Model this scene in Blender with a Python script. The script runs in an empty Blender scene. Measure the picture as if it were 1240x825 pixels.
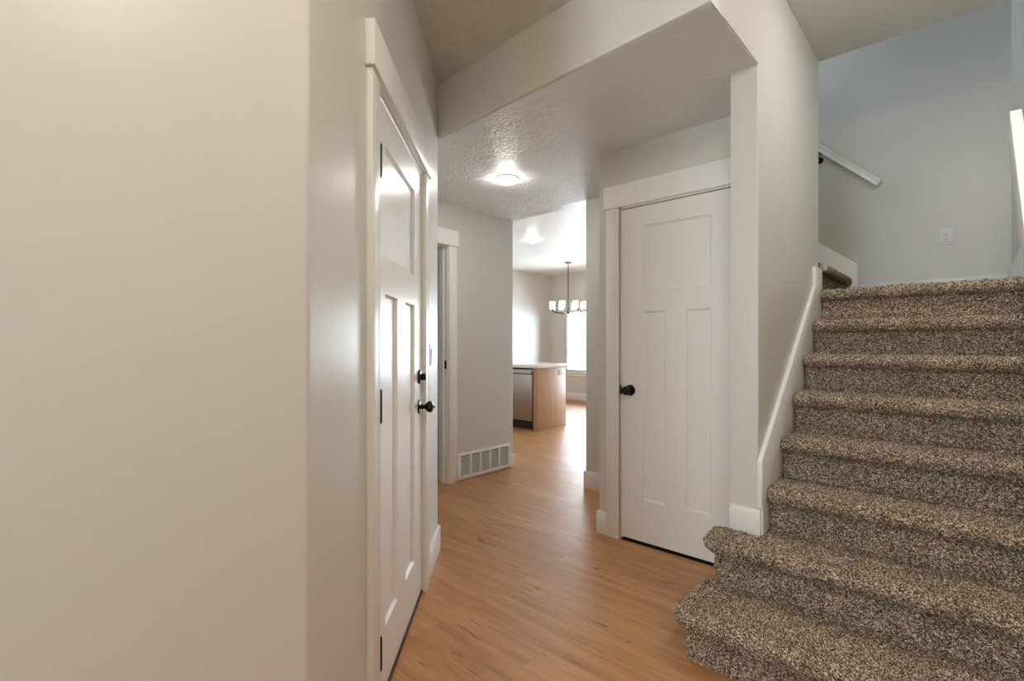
import bpy, bmesh, math, random
import numpy as np
from mathutils import Matrix, Vector

random.seed(3)
RNG = np.random.default_rng(5)
SC = bpy.context.scene
COL = SC.collection
PI = math.pi

# ------------------------------------------------------------------ camera
EYE = 1.2
YAW = 42.58                                   # the hall's long axis lies this far to the right of the view
cam_d = bpy.data.cameras.new('camera')
cam = bpy.data.objects.new('camera', cam_d)
COL.objects.link(cam)
cam.location = (0, 0, EYE)
cam.rotation_euler = (PI / 2, 0, math.radians(YAW))
cam_d.sensor_fit = 'HORIZONTAL'
cam_d.sensor_width = 36.0
cam_d.lens = 36.0 * 600.0 / 1240.0
cam_d.shift_y = 4.0 / 1240.0
cam_d.clip_start = 0.05
SC.camera = cam

# ------------------------------------------------------------------ light levels
SKY = 12.0
SC.view_settings.view_transform = 'Standard'
SC.view_settings.look = 'None'
SC.view_settings.exposure = 0.6
SC.view_settings.gamma = 1.0
SC.view_settings.use_curve_mapping = False
LAMP_FOYER = 40.0
LAMP_STAIR_FILL = 95.0  # strength of the fill lamp added above the steps
LAMP_HALL = 62.0
LAMP_KITCHEN = 45.0
LAMP_CHANDELIER = 30.0

world = bpy.data.worlds.new('sky')
SC.world = world
world.use_nodes = True
bg = world.node_tree.nodes['Background']
bg.inputs['Color'].default_value = (0.80, 0.90, 1.0, 1)
bg.inputs['Strength'].default_value = SKY

try:
    SC.cycles.max_bounces = 10
    SC.cycles.diffuse_bounces = 7
    SC.cycles.glossy_bounces = 4
    SC.cycles.transparent_max_bounces = 12
    SC.cycles.sample_clamp_indirect = 6.0
    SC.cycles.use_denoising = True
    SC.cycles.caustics_reflective = False
    SC.cycles.caustics_refractive = False
except Exception:
    pass


def portal(name, loc, normal, w, h):
    """A light portal in a window opening: it only guides sky light in."""
    ld = bpy.data.lights.new(name, 'AREA')
    ld.shape = 'RECTANGLE'
    ld.size = w
    ld.size_y = h
    ld.cycles.is_portal = True
    o = bpy.data.objects.new(name, ld)
    COL.objects.link(o)
    o.location = loc
    o.rotation_euler = Vector(normal).to_track_quat('-Z', 'Y').to_euler()
    return o


# ------------------------------------------------------------------ materials
def new_mat(name):
    m = bpy.data.materials.new(name)
    m.use_nodes = True
    nt = m.node_tree
    return m, nt, nt.nodes['Principled BSDF']


def plain(name, col, rough=0.5, metal=0.0, spec=0.5, emit=None, emit_s=0.0):
    m, nt, b = new_mat(name)
    b.inputs['Base Color'].default_value = (*col, 1)
    b.inputs['Roughness'].default_value = rough
    b.inputs['Metallic'].default_value = metal
    b.inputs['Specular IOR Level'].default_value = spec
    if emit:
        b.inputs['Emission Color'].default_value = (*emit, 1)
        b.inputs['Emission Strength'].default_value = emit_s
    return m


def N(nt, kind, **kw):
    n = nt.nodes.new(kind)
    for k, v in kw.items():
        setattr(n, k, v)
    return n


def coords(nt, scale=(1, 1, 1), rot=(0, 0, 0)):
    tc = N(nt, 'ShaderNodeTexCoord')
    mp = N(nt, 'ShaderNodeMapping')
    mp.inputs['Scale'].default_value = scale
    mp.inputs['Rotation'].default_value = rot
    nt.links.new(tc.outputs['Object'], mp.inputs['Vector'])
    return mp


def painted(name, col, rough, bump_scale, bump_strength, dist=0.002, detail=4.0, knock=False):
    m, nt, b = new_mat(name)
    b.inputs['Base Color'].default_value = (*col, 1)
    b.inputs['Roughness'].default_value = rough
    mp = coords(nt)
    nz = N(nt, 'ShaderNodeTexNoise')
    nz.inputs['Scale'].default_value = bump_scale
    nz.inputs['Detail'].default_value = detail
    nt.links.new(mp.outputs[0], nz.inputs['Vector'])
    src = nz.outputs['Fac']
    if knock:                                  # trowelled "knock-down" relief: plateaus with soft edges
        nz.inputs['Distortion'].default_value = 1.2
        r = N(nt, 'ShaderNodeValToRGB')
        r.color_ramp.elements[0].position = 0.42
        r.color_ramp.elements[1].position = 0.58
        nt.links.new(src, r.inputs['Fac'])
        src = r.outputs['Color']
    bp = N(nt, 'ShaderNodeBump')
    bp.inputs['Strength'].default_value = bump_strength
    bp.inputs['Distance'].default_value = dist
    nt.links.new(src, bp.inputs['Height'])
    nt.links.new(bp.outputs['Normal'], b.inputs['Normal'])
    return m


M_WALL = painted('wall_paint', (0.65, 0.64, 0.60), 0.34, 14, 0.25, 0.0015)
M_CEIL = painted('ceiling_paint', (0.73, 0.74, 0.74), 0.48, 26, 0.55, 0.0025, 5.0, True)
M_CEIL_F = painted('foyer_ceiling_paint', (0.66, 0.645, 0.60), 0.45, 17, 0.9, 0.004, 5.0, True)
M_CEIL_K = painted('kitchen_ceiling_paint', (0.72, 0.72, 0.71), 0.42, 26, 0.5, 0.0025, 5.0, True)
M_TRIM = painted('trim_paint', (0.85, 0.85, 0.83), 0.30, 60, 0.05, 0.0005)
M_DOOR = painted('door_paint', (0.84, 0.84, 0.82), 0.27, 90, 0.06, 0.0005)
M_WHITE = plain('white_plastic', (0.80, 0.80, 0.79), 0.35)
M_GREY = plain('grey_slot', (0.18, 0.18, 0.18), 0.5)
M_BLACK = plain('black_metal', (0.012, 0.011, 0.010), 0.28, 0.6)
M_DARK = plain('dark_plastic', (0.02, 0.02, 0.02), 0.5)
M_BRONZE = plain('threshold_bronze', (0.05, 0.028, 0.018), 0.5)
M_CHROME = plain('brushed_nickel', (0.55, 0.54, 0.52), 0.3, 1.0)
M_QUARTZ = plain('white_quartz', (0.82, 0.82, 0.82), 0.15)


def make_glass():
    m = bpy.data.materials.new('window_glass')
    m.use_nodes = True
    nt = m.node_tree
    nt.nodes.clear()
    out = N(nt, 'ShaderNodeOutputMaterial')
    mix = N(nt, 'ShaderNodeMixShader')
    fr = N(nt, 'ShaderNodeFresnel')
    fr.inputs['IOR'].default_value = 1.3
    tr = N(nt, 'ShaderNodeBsdfTransparent')
    tr.inputs['Color'].default_value = (0.97, 0.98, 0.98, 1)
    gl = N(nt, 'ShaderNodeBsdfGlossy')
    gl.inputs['Roughness'].default_value = 0.02
    nt.links.new(fr.outputs[0], mix.inputs[0])
    nt.links.new(tr.outputs[0], mix.inputs[1])
    nt.links.new(gl.outputs[0], mix.inputs[2])
    nt.links.new(mix.outputs[0], out.inputs['Surface'])
    return m


M_GLASS = make_glass()


def make_steel():
    m, nt, b = new_mat('stainless_steel')
    b.inputs['Base Color'].default_value = (0.50, 0.46, 0.43, 1)
    b.inputs['Metallic'].default_value = 1.0
    b.inputs['Roughness'].default_value = 0.33
    mp = coords(nt, (3, 3, 500))
    nz = N(nt, 'ShaderNodeTexNoise')
    nz.inputs['Scale'].default_value = 1.0
    nt.links.new(mp.outputs[0], nz.inputs['Vector'])
    bp = N(nt, 'ShaderNodeBump')
    bp.inputs['Strength'].default_value = 0.1
    bp.inputs['Distance'].default_value = 0.0005
    nt.links.new(nz.outputs['Fac'], bp.inputs['Height'])
    nt.links.new(bp.outputs['Normal'], b.inputs['Normal'])
    return m


M_STEEL = make_steel()


def ramp(nt, stops):
    r = N(nt, 'ShaderNodeValToRGB')
    e = r.color_ramp.elements
    e[0].position, e[0].color = stops[0][0], (*stops[0][1], 1)
    e[1].position, e[1].color = stops[-1][0], (*stops[-1][1], 1)
    for p, c in stops[1:-1]:
        q = e.new(p)
        q.color = (*c, 1)
    return r


def mixc(nt, mode, fac, a, b):
    n = N(nt, 'ShaderNodeMix', data_type='RGBA', blend_type=mode)
    for i, v in ((0, fac), (6, a), (7, b)):
        if hasattr(v, 'links') or hasattr(v, 'is_linked'):
            nt.links.new(v, n.inputs[i])
        elif i == 0:
            n.inputs[0].default_value = v
        else:
            n.inputs[i].default_value = (*v, 1)
    return n.outputs[2]


def make_floor():
    m, nt, b = new_mat('laminate_planks')
    mp = coords(nt)
    br = N(nt, 'ShaderNodeTexBrick')
    br.offset = 0.37
    br.inputs['Scale'].default_value = 1.0
    br.inputs['Mortar Size'].default_value = 0.0011
    br.inputs['Mortar Smooth'].default_value = 0.3
    br.inputs['Brick Width'].default_value = 1.22
    br.inputs['Row Height'].default_value = 0.152
    br.inputs['Color1'].default_value = (0, 0, 0, 1)
    br.inputs['Color2'].default_value = (1, 1, 1, 1)
    br.inputs['Mortar'].default_value = (0.5, 0.5, 0.5, 1)
    nt.links.new(mp.outputs[0], br.inputs['Vector'])
    tone = ramp(nt, [(0.0, (0.45, 0.222, 0.090)), (0.5, (0.49, 0.247, 0.105)), (1.0, (0.53, 0.275, 0.122))])
    nt.links.new(br.outputs['Color'], tone.inputs['Fac'])
    # grain: long streaks that differ from plank to plank
    sep = N(nt, 'ShaderNodeSeparateXYZ')
    nt.links.new(mp.outputs[0], sep.inputs[0])
    addz = N(nt, 'ShaderNodeMath', operation='MULTIPLY')
    addz.inputs[1].default_value = 7.3
    nt.links.new(br.outputs['Color'], addz.inputs[0])

    def streak(sx, sy, detail, dist):
        cb = N(nt, 'ShaderNodeCombineXYZ')
        mx = N(nt, 'ShaderNodeMath', operation='MULTIPLY')
        mx.inputs[1].default_value = sx
        my = N(nt, 'ShaderNodeMath', operation='MULTIPLY')
        my.inputs[1].default_value = sy
        nt.links.new(sep.outputs[0], mx.inputs[0])
        nt.links.new(sep.outputs[1], my.inputs[0])
        nt.links.new(mx.outputs[0], cb.inputs[0])
        nt.links.new(my.outputs[0], cb.inputs[1])
        nt.links.new(addz.outputs[0], cb.inputs[2])
        nz = N(nt, 'ShaderNodeTexNoise')
        nz.inputs['Scale'].default_value = 1.0
        nz.inputs['Detail'].default_value = detail
        nz.inputs['Distortion'].default_value = dist
        nt.links.new(cb.outputs[0], nz.inputs['Vector'])
        return nz.outputs['Fac']
    g1 = ramp(nt, [(0.30, (0.80, 0.74, 0.70)), (0.62, (1.08, 1.10, 1.12))])
    nt.links.new(streak(2.2, 26, 5, 0.6), g1.inputs['Fac'])
    g2 = ramp(nt, [(0.35, (0.90, 0.88, 0.86)), (0.65, (1.05, 1.05, 1.05))])
    nt.links.new(streak(6, 140, 3, 0.2), g2.inputs['Fac'])
    c = mixc(nt, 'MULTIPLY', 1.0, tone.outputs[0], g1.outputs[0])
    c = mixc(nt, 'MULTIPLY', 1.0, c, g2.outputs[0])
    # a few dark cracks and knots
    kn = ramp(nt, [(0.25, (0.36, 0.25, 0.19)), (0.32, (1, 1, 1))])
    nt.links.new(streak(3.4, 17, 2, 1.4), kn.inputs['Fac'])
    c = mixc(nt, 'MULTIPLY', 0.8, c, kn.outputs[0])
    seam = ramp(nt, [(0.0, (1, 1, 1)), (1.0, (0.72, 0.62, 0.55))])
    nt.links.new(br.outputs['Fac'], seam.inputs['Fac'])
    c = mixc(nt, 'MULTIPLY', 1.0, c, seam.outputs[0])
    nt.links.new(c, b.inputs['Base Color'])
    rr = N(nt, 'ShaderNodeMapRange')
    rr.inputs['To Min'].default_value = 0.32
    rr.inputs['To Max'].default_value = 0.46
    nz = N(nt, 'ShaderNodeTexNoise')
    nz.inputs['Scale'].default_value = 3.0
    nz.inputs['Detail'].default_value = 4.0
    nt.links.new(mp.outputs[0], nz.inputs['Vector'])
    nt.links.new(nz.outputs['Fac'], rr.inputs['Value'])
    nt.links.new(rr.outputs[0], b.inputs['Roughness'])
    bp = N(nt, 'ShaderNodeBump')
    bp.inputs['Strength'].default_value = 0.12
    bp.inputs['Distance'].default_value = 0.001
    nt.links.new(streak(6, 120, 3, 0.2), bp.inputs['Height'])
    nt.links.new(bp.outputs['Normal'], b.inputs['Normal'])
    return m


M_FLOOR = make_floor()


def make_carpet():
    m, nt, b = new_mat('frieze_carpet')
    mp = coords(nt)
    v = N(nt, 'ShaderNodeTexVoronoi')
    v.inputs['Scale'].default_value = 260
    nt.links.new(mp.outputs[0], v.inputs['Vector'])
    sp = N(nt, 'ShaderNodeSeparateColor')
    nt.links.new(v.outputs['Color'], sp.inputs[0])
    r = ramp(nt, [(0.0, (0.04, 0.025, 0.016)), (0.38, (0.15, 0.107, 0.075)), (0.68, (0.42, 0.32, 0.225)), (1.0, (0.92, 0.76, 0.57))])
    nt.links.new(sp.outputs[0], r.inputs['Fac'])
    nz = N(nt, 'ShaderNodeTexNoise')
    nz.inputs['Scale'].default_value = 9
    nz.inputs['Detail'].default_value = 5
    nt.links.new(mp.outputs[0], nz.inputs['Vector'])
    r2 = ramp(nt, [(0.3, (0.86, 0.86, 0.86)), (0.7, (1.12, 1.12, 1.12))])
    nt.links.new(nz.outputs['Fac'], r2.inputs['Fac'])
    nt.links.new(mixc(nt, 'MULTIPLY', 1.0, r.outputs[0], r2.outputs[0]), b.inputs['Base Color'])
    b.inputs['Roughness'].default_value = 0.95
    b.inputs['Specular IOR Level'].default_value = 0.1
    b.inputs['Sheen Weight'].default_value = 0.15
    bp = N(nt, 'ShaderNodeBump')
    bp.inputs['Strength'].default_value = 0.8
    bp.inputs['Distance'].default_value = 0.004
    nt.links.new(sp.outputs[1], bp.inputs['Height'])
    nt.links.new(bp.outputs['Normal'], b.inputs['Normal'])
    return m


M_CARPET = make_carpet()


def make_oak():
    m, nt, b = new_mat('light_oak')
    mp = coords(nt, (30, 30, 1.6))
    nz = N(nt, 'ShaderNodeTexNoise')
    nz.inputs['Scale'].default_value = 1.0
    nz.inputs['Detail'].default_value = 4
    nt.links.new(mp.outputs[0], nz.inputs['Vector'])
    r = ramp(nt, [(0.3, (0.42, 0.245, 0.14)), (0.7, (0.54, 0.335, 0.205))])
    nt.links.new(nz.outputs['Fac'], r.inputs['Fac'])
    nt.links.new(r.outputs[0], b.inputs['Base Color'])
    b.inputs['Roughness'].default_value = 0.4
    return m


M_OAK = make_oak()


def lamp_mat(name, col, s):
    return plain(name, (0.9, 0.9, 0.88), 0.4, emit=col, emit_s=s)


M_L_FOYER = lamp_mat('foyer_lamp_glow', (1.0, 0.89, 0.74), LAMP_FOYER)
M_L_HALL = lamp_mat('hall_lamp_glow', (1.0, 0.97, 0.93), LAMP_HALL)
M_L_STAIR_FILL = lamp_mat('stair_fill_glow', (1.0, 0.95, 0.89), LAMP_STAIR_FILL)
M_L_KIT = lamp_mat('kitchen_lamp_glow', (1.0, 0.95, 0.88), LAMP_KITCHEN)
M_OPAL = plain('opal_glass', (0.9, 0.9, 0.88), 0.2, emit=(1.0, 0.95, 0.88), emit_s=4.0)
M_L_CHAN = lamp_mat('bulb_glow', (1.0, 0.93, 0.82), LAMP_CHANDELIER)


# ------------------------------------------------------------------ mesh helpers
def sharpen(bm, deg=32):
    lim = math.radians(deg)
    for f in bm.faces:
        f.smooth = True
    for e in bm.edges:
        e.smooth = len(e.link_faces) == 2 and e.calc_face_angle(0) < lim


def put(name, bm, m, parent=None, mat=None, bevel=0.0):
    """Link bm as one mesh object. MAT is the object's own frame; geometry stays in local coordinates."""
    bmesh.ops.remove_doubles(bm, verts=bm.verts, dist=1e-6)
    bmesh.ops.recalc_face_normals(bm, faces=bm.faces)
    if bevel:
        es = [e for e in bm.edges if len(e.link_faces) == 2 and e.calc_face_angle(0) > 0.6]
        bmesh.ops.bevel(bm, geom=es, offset=bevel, segments=2, affect='EDGES', profile=0.5, clamp_overlap=True)
    sharpen(bm)
    me = bpy.data.meshes.new(name)
    bm.to_mesh(me)
    bm.free()
    o = bpy.data.objects.new(name, me)
    COL.objects.link(o)
    for mm in (m if isinstance(m, (list, tuple)) else [m]):
        me.materials.append(mm)
    if parent is not None:
        o.parent = parent
    if mat is not None:
        if parent is None:
            o.matrix_world = mat
        else:
            o.matrix_local = mat
    return o


def B():
    return bmesh.new()


def box(bm, x0, x1, y0, y1, z0, z1, mi=0):
    v = [bm.verts.new(p) for p in ((x0, y0, z0), (x1, y0, z0), (x1, y1, z0), (x0, y1, z0), (x0, y0, z1), (x1, y0, z1), (x1, y1, z1), (x0, y1, z1))]
    for q in ((0, 3, 2, 1), (4, 5, 6, 7), (0, 1, 5, 4), (1, 2, 6, 5), (2, 3, 7, 6), (3, 0, 4, 7)):
        bm.faces.new([v[i] for i in q]).material_index = mi
    return bm


def prism(bm, pts, z0, z1):
    """Extrude a footprint (list of x, y) from z0 to z1."""
    lo = [bm.verts.new((x, y, z0)) for x, y in pts]
    hi = [bm.verts.new((x, y, z1)) for x, y in pts]
    bm.faces.new(lo[::-1])
    bm.faces.new(hi)
    n = len(pts)
    for i in range(n):
        bm.faces.new((lo[i], lo[(i + 1) % n], hi[(i + 1) % n], hi[i]))
    return bm


def lathe(bm, prof, axis='z', seg=24, at=(0, 0, 0)):
    """PROF: (radius, height) pairs; the axis may be z or -y (out of a wall)."""
    rings = []
    for r, h in prof:
        ring = []
        for k in range(seg):
            a = 2 * PI * k / seg
            c, s = r * math.cos(a), r * math.sin(a)
            p = (c, s, h) if axis == 'z' else (c, -h, s)
            ring.append(bm.verts.new((p[0] + at[0], p[1] + at[1], p[2] + at[2])))
        rings.append(ring)
    for a, b in zip(rings, rings[1:]):
        for k in range(seg):
            bm.faces.new((a[k], a[(k + 1) % seg], b[(k + 1) % seg], b[k]))
    if prof[0][0] > 1e-5:
        bm.faces.new(rings[0])
    if prof[-1][0] > 1e-5:
        bm.faces.new(rings[-1])
    return bm


def tube(bm, pts, r, seg=10):
    pts = [Vector(p) for p in pts]
    rings = []
    for i, p in enumerate(pts):
        d = (pts[min(i + 1, len(pts) - 1)] - pts[max(i - 1, 0)]).normalized()
        u = d.orthogonal().normalized() if abs(d.z) < 0.95 else Vector((1, 0, 0))
        u = (u - d * u.dot(d)).normalized()
        w = d.cross(u)
        rings.append([bm.verts.new(p + u * (r * math.cos(2 * PI * k / seg)) + w * (r * math.sin(2 * PI * k / seg))) for k in range(seg)])
    for a, b in zip(rings, rings[1:]):
        for k in range(seg):
            bm.faces.new((a[k], a[(k + 1) % seg], b[(k + 1) % seg], b[k]))
    bm.faces.new(rings[0])
    bm.faces.new(rings[-1])
    return bm


def arc(cx, cy, r, a0, a1, n=8):
    return [(cx + r * math.cos(math.radians(a0 + (a1 - a0) * k / n)), cy + r * math.sin(math.radians(a0 + (a1 - a0) * k / n))) for k in range(n + 1)]


def fillet(p0, p1, p2, r, n=8):
    """Rounded corner at p1."""
    p0, p1, p2 = Vector(p0), Vector(p1), Vector(p2)
    a = (p0 - p1).normalized()
    b = (p2 - p1).normalized()
    half = math.acos(max(-1, min(1, a.dot(b)))) / 2
    t = r / math.tan(half)
    c = p1 + (a + b).normalized() * (r / math.sin(half))
    s, e = p1 + a * t, p1 + b * t
    out = []
    for k in range(n + 1):
        v = s.lerp(e, k / n) - c
        out.append(tuple(c + v.normalized() * r))
    return out


def struct(o, label=None):
    o['kind'] = 'structure'
    if label:
        o['label'] = label
    return o


def tag(o, label, cat, group=None):
    o['label'] = label
    o['category'] = cat
    if group:
        o['group'] = group
    return o


def empty(name, mat):
    o = bpy.data.objects.new(name, None)
    o.empty_display_size = 0.1
    COL.objects.link(o)
    o.matrix_world = mat if isinstance(mat, Matrix) else Matrix.Translation(mat)
    return o


def frame(ox, oy, ux, uy, oz=0.0):
    """Wall frame: local x runs along the wall, local y into the wall, z up."""
    return Matrix(((ux, -uy, 0, ox), (uy, ux, 0, oy), (0, 0, 1, oz), (0, 0, 0, 1)))


# ------------------------------------------------------------------ plan (metres; camera stands at 0, 0)
P1 = Vector((-2.275, 1.835))                 # far end of the angled wall
D = Vector((-0.67648, 0.73646))              # along the angled wall
NL = Vector((0.73646, 0.67648))              # out of it
T = 0.115                                    # wall thickness
H_FOYER, H_HALL, H_STAIR, H_KIT, H_UP = 2.71, 2.40, 2.90, 2.71, 5.45
XS = -0.66                                   # stair side of the stair wall
XC = -0.775                                  # closet side of it
Y_COL, Y_CLOS, Y_LAND = 2.28, 2.695, 3.42
Y_BACK, X_RIGHT = 4.60, 0.212
XV = -3.27                                   # wall with the return grille
Y_HALL_END = 3.575
XF = -1.036                                  # foyer wall beside the camera
Y_FRONT, X_FR = -1.70, 1.60
KX0, KX1, KY1 = -6.86, -2.342, 8.72
RISE = 0.19


def at_s(s, off=0.0):
    p = P1 + D * s + NL * off
    return (p.x, p.y)


# ------------------------------------------------------------------ floor
bm = B()
box(bm, -7.1, 1.75, -1.85, 8.95, -0.12, 0.0)
struct(put('floor', bm, M_FLOOR), 'warm orange wood plank floor running through the hall')

# ------------------------------------------------------------------ walls
C0 = at_s(-1.832)                            # convex corner next to the camera
C0 = (XF, C0[1])
S_L, S_R, Z_DH = -1.325, -0.495, 2.028       # opening of the angled wall's door
bm = B()
inner = (XF - T, C0[1] - 0.05)
pts = [(XF, Y_FRONT)] + fillet((XF, Y_FRONT), C0, at_s(S_L), 0.022, 10) + [at_s(S_L), at_s(S_L, -T), inner, (XF - T, Y_FRONT)]
prism(bm, pts, 0, H_FOYER + 0.1)
struct(put('wall_left', bm, M_WALL), 'beige foyer wall with a rounded corner closest to the camera')
bm = B()
prism(bm, [at_s(S_L), at_s(S_R), at_s(S_R, -T), at_s(S_L, -T)], Z_DH, H_FOYER + 0.1)
struct(put('wall_above_door', bm, M_WALL))
bm = B()
pts = [at_s(S_R)] + fillet(at_s(S_R), tuple(P1), (XV, P1.y), 0.012, 6) + [(XV - 0.3, P1.y), (XV - 0.3, P1.y - T), (P1.x - 0.05, P1.y - T), at_s(S_R, -T)]
prism(bm, pts, 0, H_FOYER + 0.1)
struct(put('wall_left_end', bm, M_WALL))

# dropped beam between foyer and hall: its face is what the foyer sees
bm = B()
prism(bm, [(P1.x - 0.03, P1.y + 0.0015), (XS, 1.745), (XS, 1.745 + T + 0.002), (P1.x - 0.1, P1.y + T)], H_HALL, H_FOYER + 0.1)
front = [e for e in bm.edges if all((abs(v.co.y - (1.745 + (XS - v.co.x) * (P1.y + 0.0015 - 1.745) / (XS - P1.x + 0.03))) < 0.004) for v in e.verts) and not (abs(e.verts[0].co.z - e.verts[1].co.z) > 0.1 and e.verts[0].co.x < -1)
         and not all(v.co.z > H_FOYER for v in e.verts)]
front = [e for e in front if all((abs(v.co.y - (1.745 + (XS - v.co.x) * (P1.y + 0.0015 - 1.745) / (XS - P1.x + 0.03))) < 0.004) for v in e.verts)]
bmesh.ops.bevel(bm, geom=front, offset=0.014, segments=4, affect='EDGES', profile=0.5)
struct(put('wall_beam', bm, M_WALL), 'beige dropped beam where the foyer ceiling meets the lower hall ceiling')

# stair wall: end face, long face and the part above the hall ceiling
bm = B()
pts = [(XC, Y_CLOS + 0.02), (XC, Y_COL + 0.002)] + fillet((XC, Y_COL), (XS, Y_COL), (XS, 4), 0.006, 5) + [(XS, Y_LAND + 0.025), (XC, Y_LAND + 0.025)]
prism(bm, pts, 0, H_HALL + 0.003)
struct(put('wall_stair', bm, M_WALL), 'narrow wall end and long wall beside the carpeted stairs')
bm = B()
box(bm, XC, XS, 1.745 + T, Y_LAND + 0.025, H_HALL + 0.003, H_UP)
box(bm, XC, XS, 1.745, 1.745 + T, H_FOYER + 0.1, H_UP)
struct(put('wall_stair_upper', bm, M_WALL))
# wall between the upper flight and the closet
bm = B()
box(bm, KX1, XC, Y_LAND - 0.135, Y_LAND - 0.02, H_HALL + 0.12, H_UP)
struct(put('wall_upper_flight', bm, M_WALL))

# closet front with its opening
CX0, CX1 = -1.572, -0.878
bm = B()
prism(bm, [(-1.722, Y_CLOS), (CX0, Y_CLOS), (CX0, Y_CLOS + T), (-1.722, Y_CLOS + T)], 0, H_HALL)
box(bm, CX1, XC, Y_CLOS, Y_CLOS + T, 0, H_HALL)
box(bm, CX0, CX1, Y_CLOS, Y_CLOS + T, Z_DH + 0.01, H_HALL)
struct(put('wall_closet', bm, M_WALL), 'beige wall around the closet door')
bm = B()
box(bm, -1.722, -1.722 + T, Y_CLOS + T, 3.46, 0, H_HALL)
struct(put('wall_closet_side', bm, M_WALL))
bm = B()
box(bm, -2.342, -1.722 + T, 3.46, Y_HALL_END, 0, H_HALL)
struct(put('wall_hall_end', bm, M_WALL), 'short beige wall end at the mouth of the kitchen')

# wall with the return grille and the room door
VY0, VY1 = 1.95, 2.745                       # opening along y
bm = B()
box(bm, XV - T, XV, P1.y, VY0, 0, H_HALL)
box(bm, XV - T, XV, VY0, VY1, 2.04, H_HALL)
pts = [(XV, VY1)] + fillet((XV, 0), (XV, Y_HALL_END), (-9, Y_HALL_END), 0.010, 6) + [(XV - T, Y_HALL_END), (XV - T, VY1)]
prism(bm, pts, 0, H_HALL)
struct(put('wall_hall_left', bm, M_WALL), 'light grey hall wall above the white return grille')
# header over the kitchen opening, kitchen walls
bm = B()
box(bm, KX0, KX1 + T, Y_HALL_END - T, Y_HALL_END, H_HALL, H_KIT + 0.1)
box(bm, KX0 - T, XV - T, Y_HALL_END - T, Y_HALL_END, 0, H_HALL)
struct(put('wall_kitchen_front', bm, M_WALL))
bm = B()
box(bm, KX0 - T, KX0, Y_HALL_END, KY1 + T, 0, H_KIT + 0.1)
struct(put('wall_kitchen_left', bm, M_WALL), 'pale kitchen wall in cool daylight')
bm = B()
box(bm, KX1, KX1 + T, Y_HALL_END, KY1 + T, 0, H_KIT + 0.1)
struct(put('wall_kitchen_right', bm, M_WALL))

# dining wall with its bright window and a hidden one added for daylight
W1 = (-6.47, -5.05, 0.60, 1.93)
W2 = (-4.60, -2.90, 0.10, 2.20)


def wall_with_holes(name, m, x0, x1, y0, y1, z0, z1, holes, label=None):
    bm = B()
    xs = x0
    for hx0, hx1, hz0, hz1 in holes:
        box(bm, xs, hx0, y0, y1, z0, z1)
        box(bm, hx0, hx1, y0, y1, z0, hz0)
        box(bm, hx0, hx1, y0, y1, hz1, z1)
        xs = hx1
    box(bm, xs, x1, y0, y1, z0, z1)
    return struct(put(name, bm, m), label)


wall_with_holes('wall_dining', M_WALL, KX0, KX1, KY1, KY1 + T, 0, H_KIT + 0.1, [W1, W2], 'dining wall behind the chandelier with a bright window')

# little room behind the hall door
bm = B()
box(bm, -5.0, -4.9, P1.y, 3.46, 0, H_HALL)
box(bm, -5.0, XV - T, 3.30, 3.40, 0, H_HALL)
box(bm, -5.0, XV - 0.3, P1.y - T, P1.y, 0, H_HALL)
struct(put('wall_side_room', bm, M_WALL))

# stair back wall, right wall, upper end wall with an added window
bm = B()
box(bm, KX1 + T, X_RIGHT + T, Y_BACK, Y_BACK + T, 0, H_UP)
struct(put('wall_back', bm, M_WALL), 'cool grey wall behind the stair landing')
bm = B()
box(bm, X_RIGHT, X_RIGHT + T, 1.745, Y_BACK, 0, H_UP)
struct(put('wall_right', bm, M_WALL), 'grey wall closing the landing at the frame edge')
bm = B()
W3 = (3.55, 4.30, 3.60, 4.60)
box(bm, KX1, KX1 + T, Y_LAND - 0.135, W3[0], H_KIT + 0.1, H_UP)
box(bm, KX1, KX1 + T, W3[1], Y_BACK + T, H_KIT + 0.1, H_UP)
box(bm, KX1, KX1 + T, W3[0], W3[1], H_KIT + 0.1, W3[2])
box(bm, KX1, KX1 + T, W3[0], W3[1], W3[3], H_UP)
struct(put('wall_upper_end', bm, M_WALL))

# foyer behind and beside the camera
bm = B()
box(bm, XC, X_RIGHT + T, 1.745 - T, 1.745, H_FOYER + 0.1, H_UP + 0.1)
struct(put('wall_upstairs_front', bm, M_WALL))
bm = B()
box(bm, X_RIGHT + T, X_FR, 1.745, 1.745 + T, 0, H_FOYER + 0.1)
struct(put('wall_foyer_side', bm, M_WALL))
bm = B()
box(bm, X_FR, X_FR + T, Y_FRONT, 1.745 + T, 0, H_FOYER + 0.1)
struct(put('wall_foyer_right', bm, M_WALL))
W4 = (-0.99, -0.40, 0.50, 2.50)  # unseen opening, sized and placed so its daylight grazes the left wall
wall_with_holes('wall_front', M_WALL, XF - T, X_FR + T, Y_FRONT - T, Y_FRONT, 0, H_FOYER + 0.1, [W4])

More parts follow.
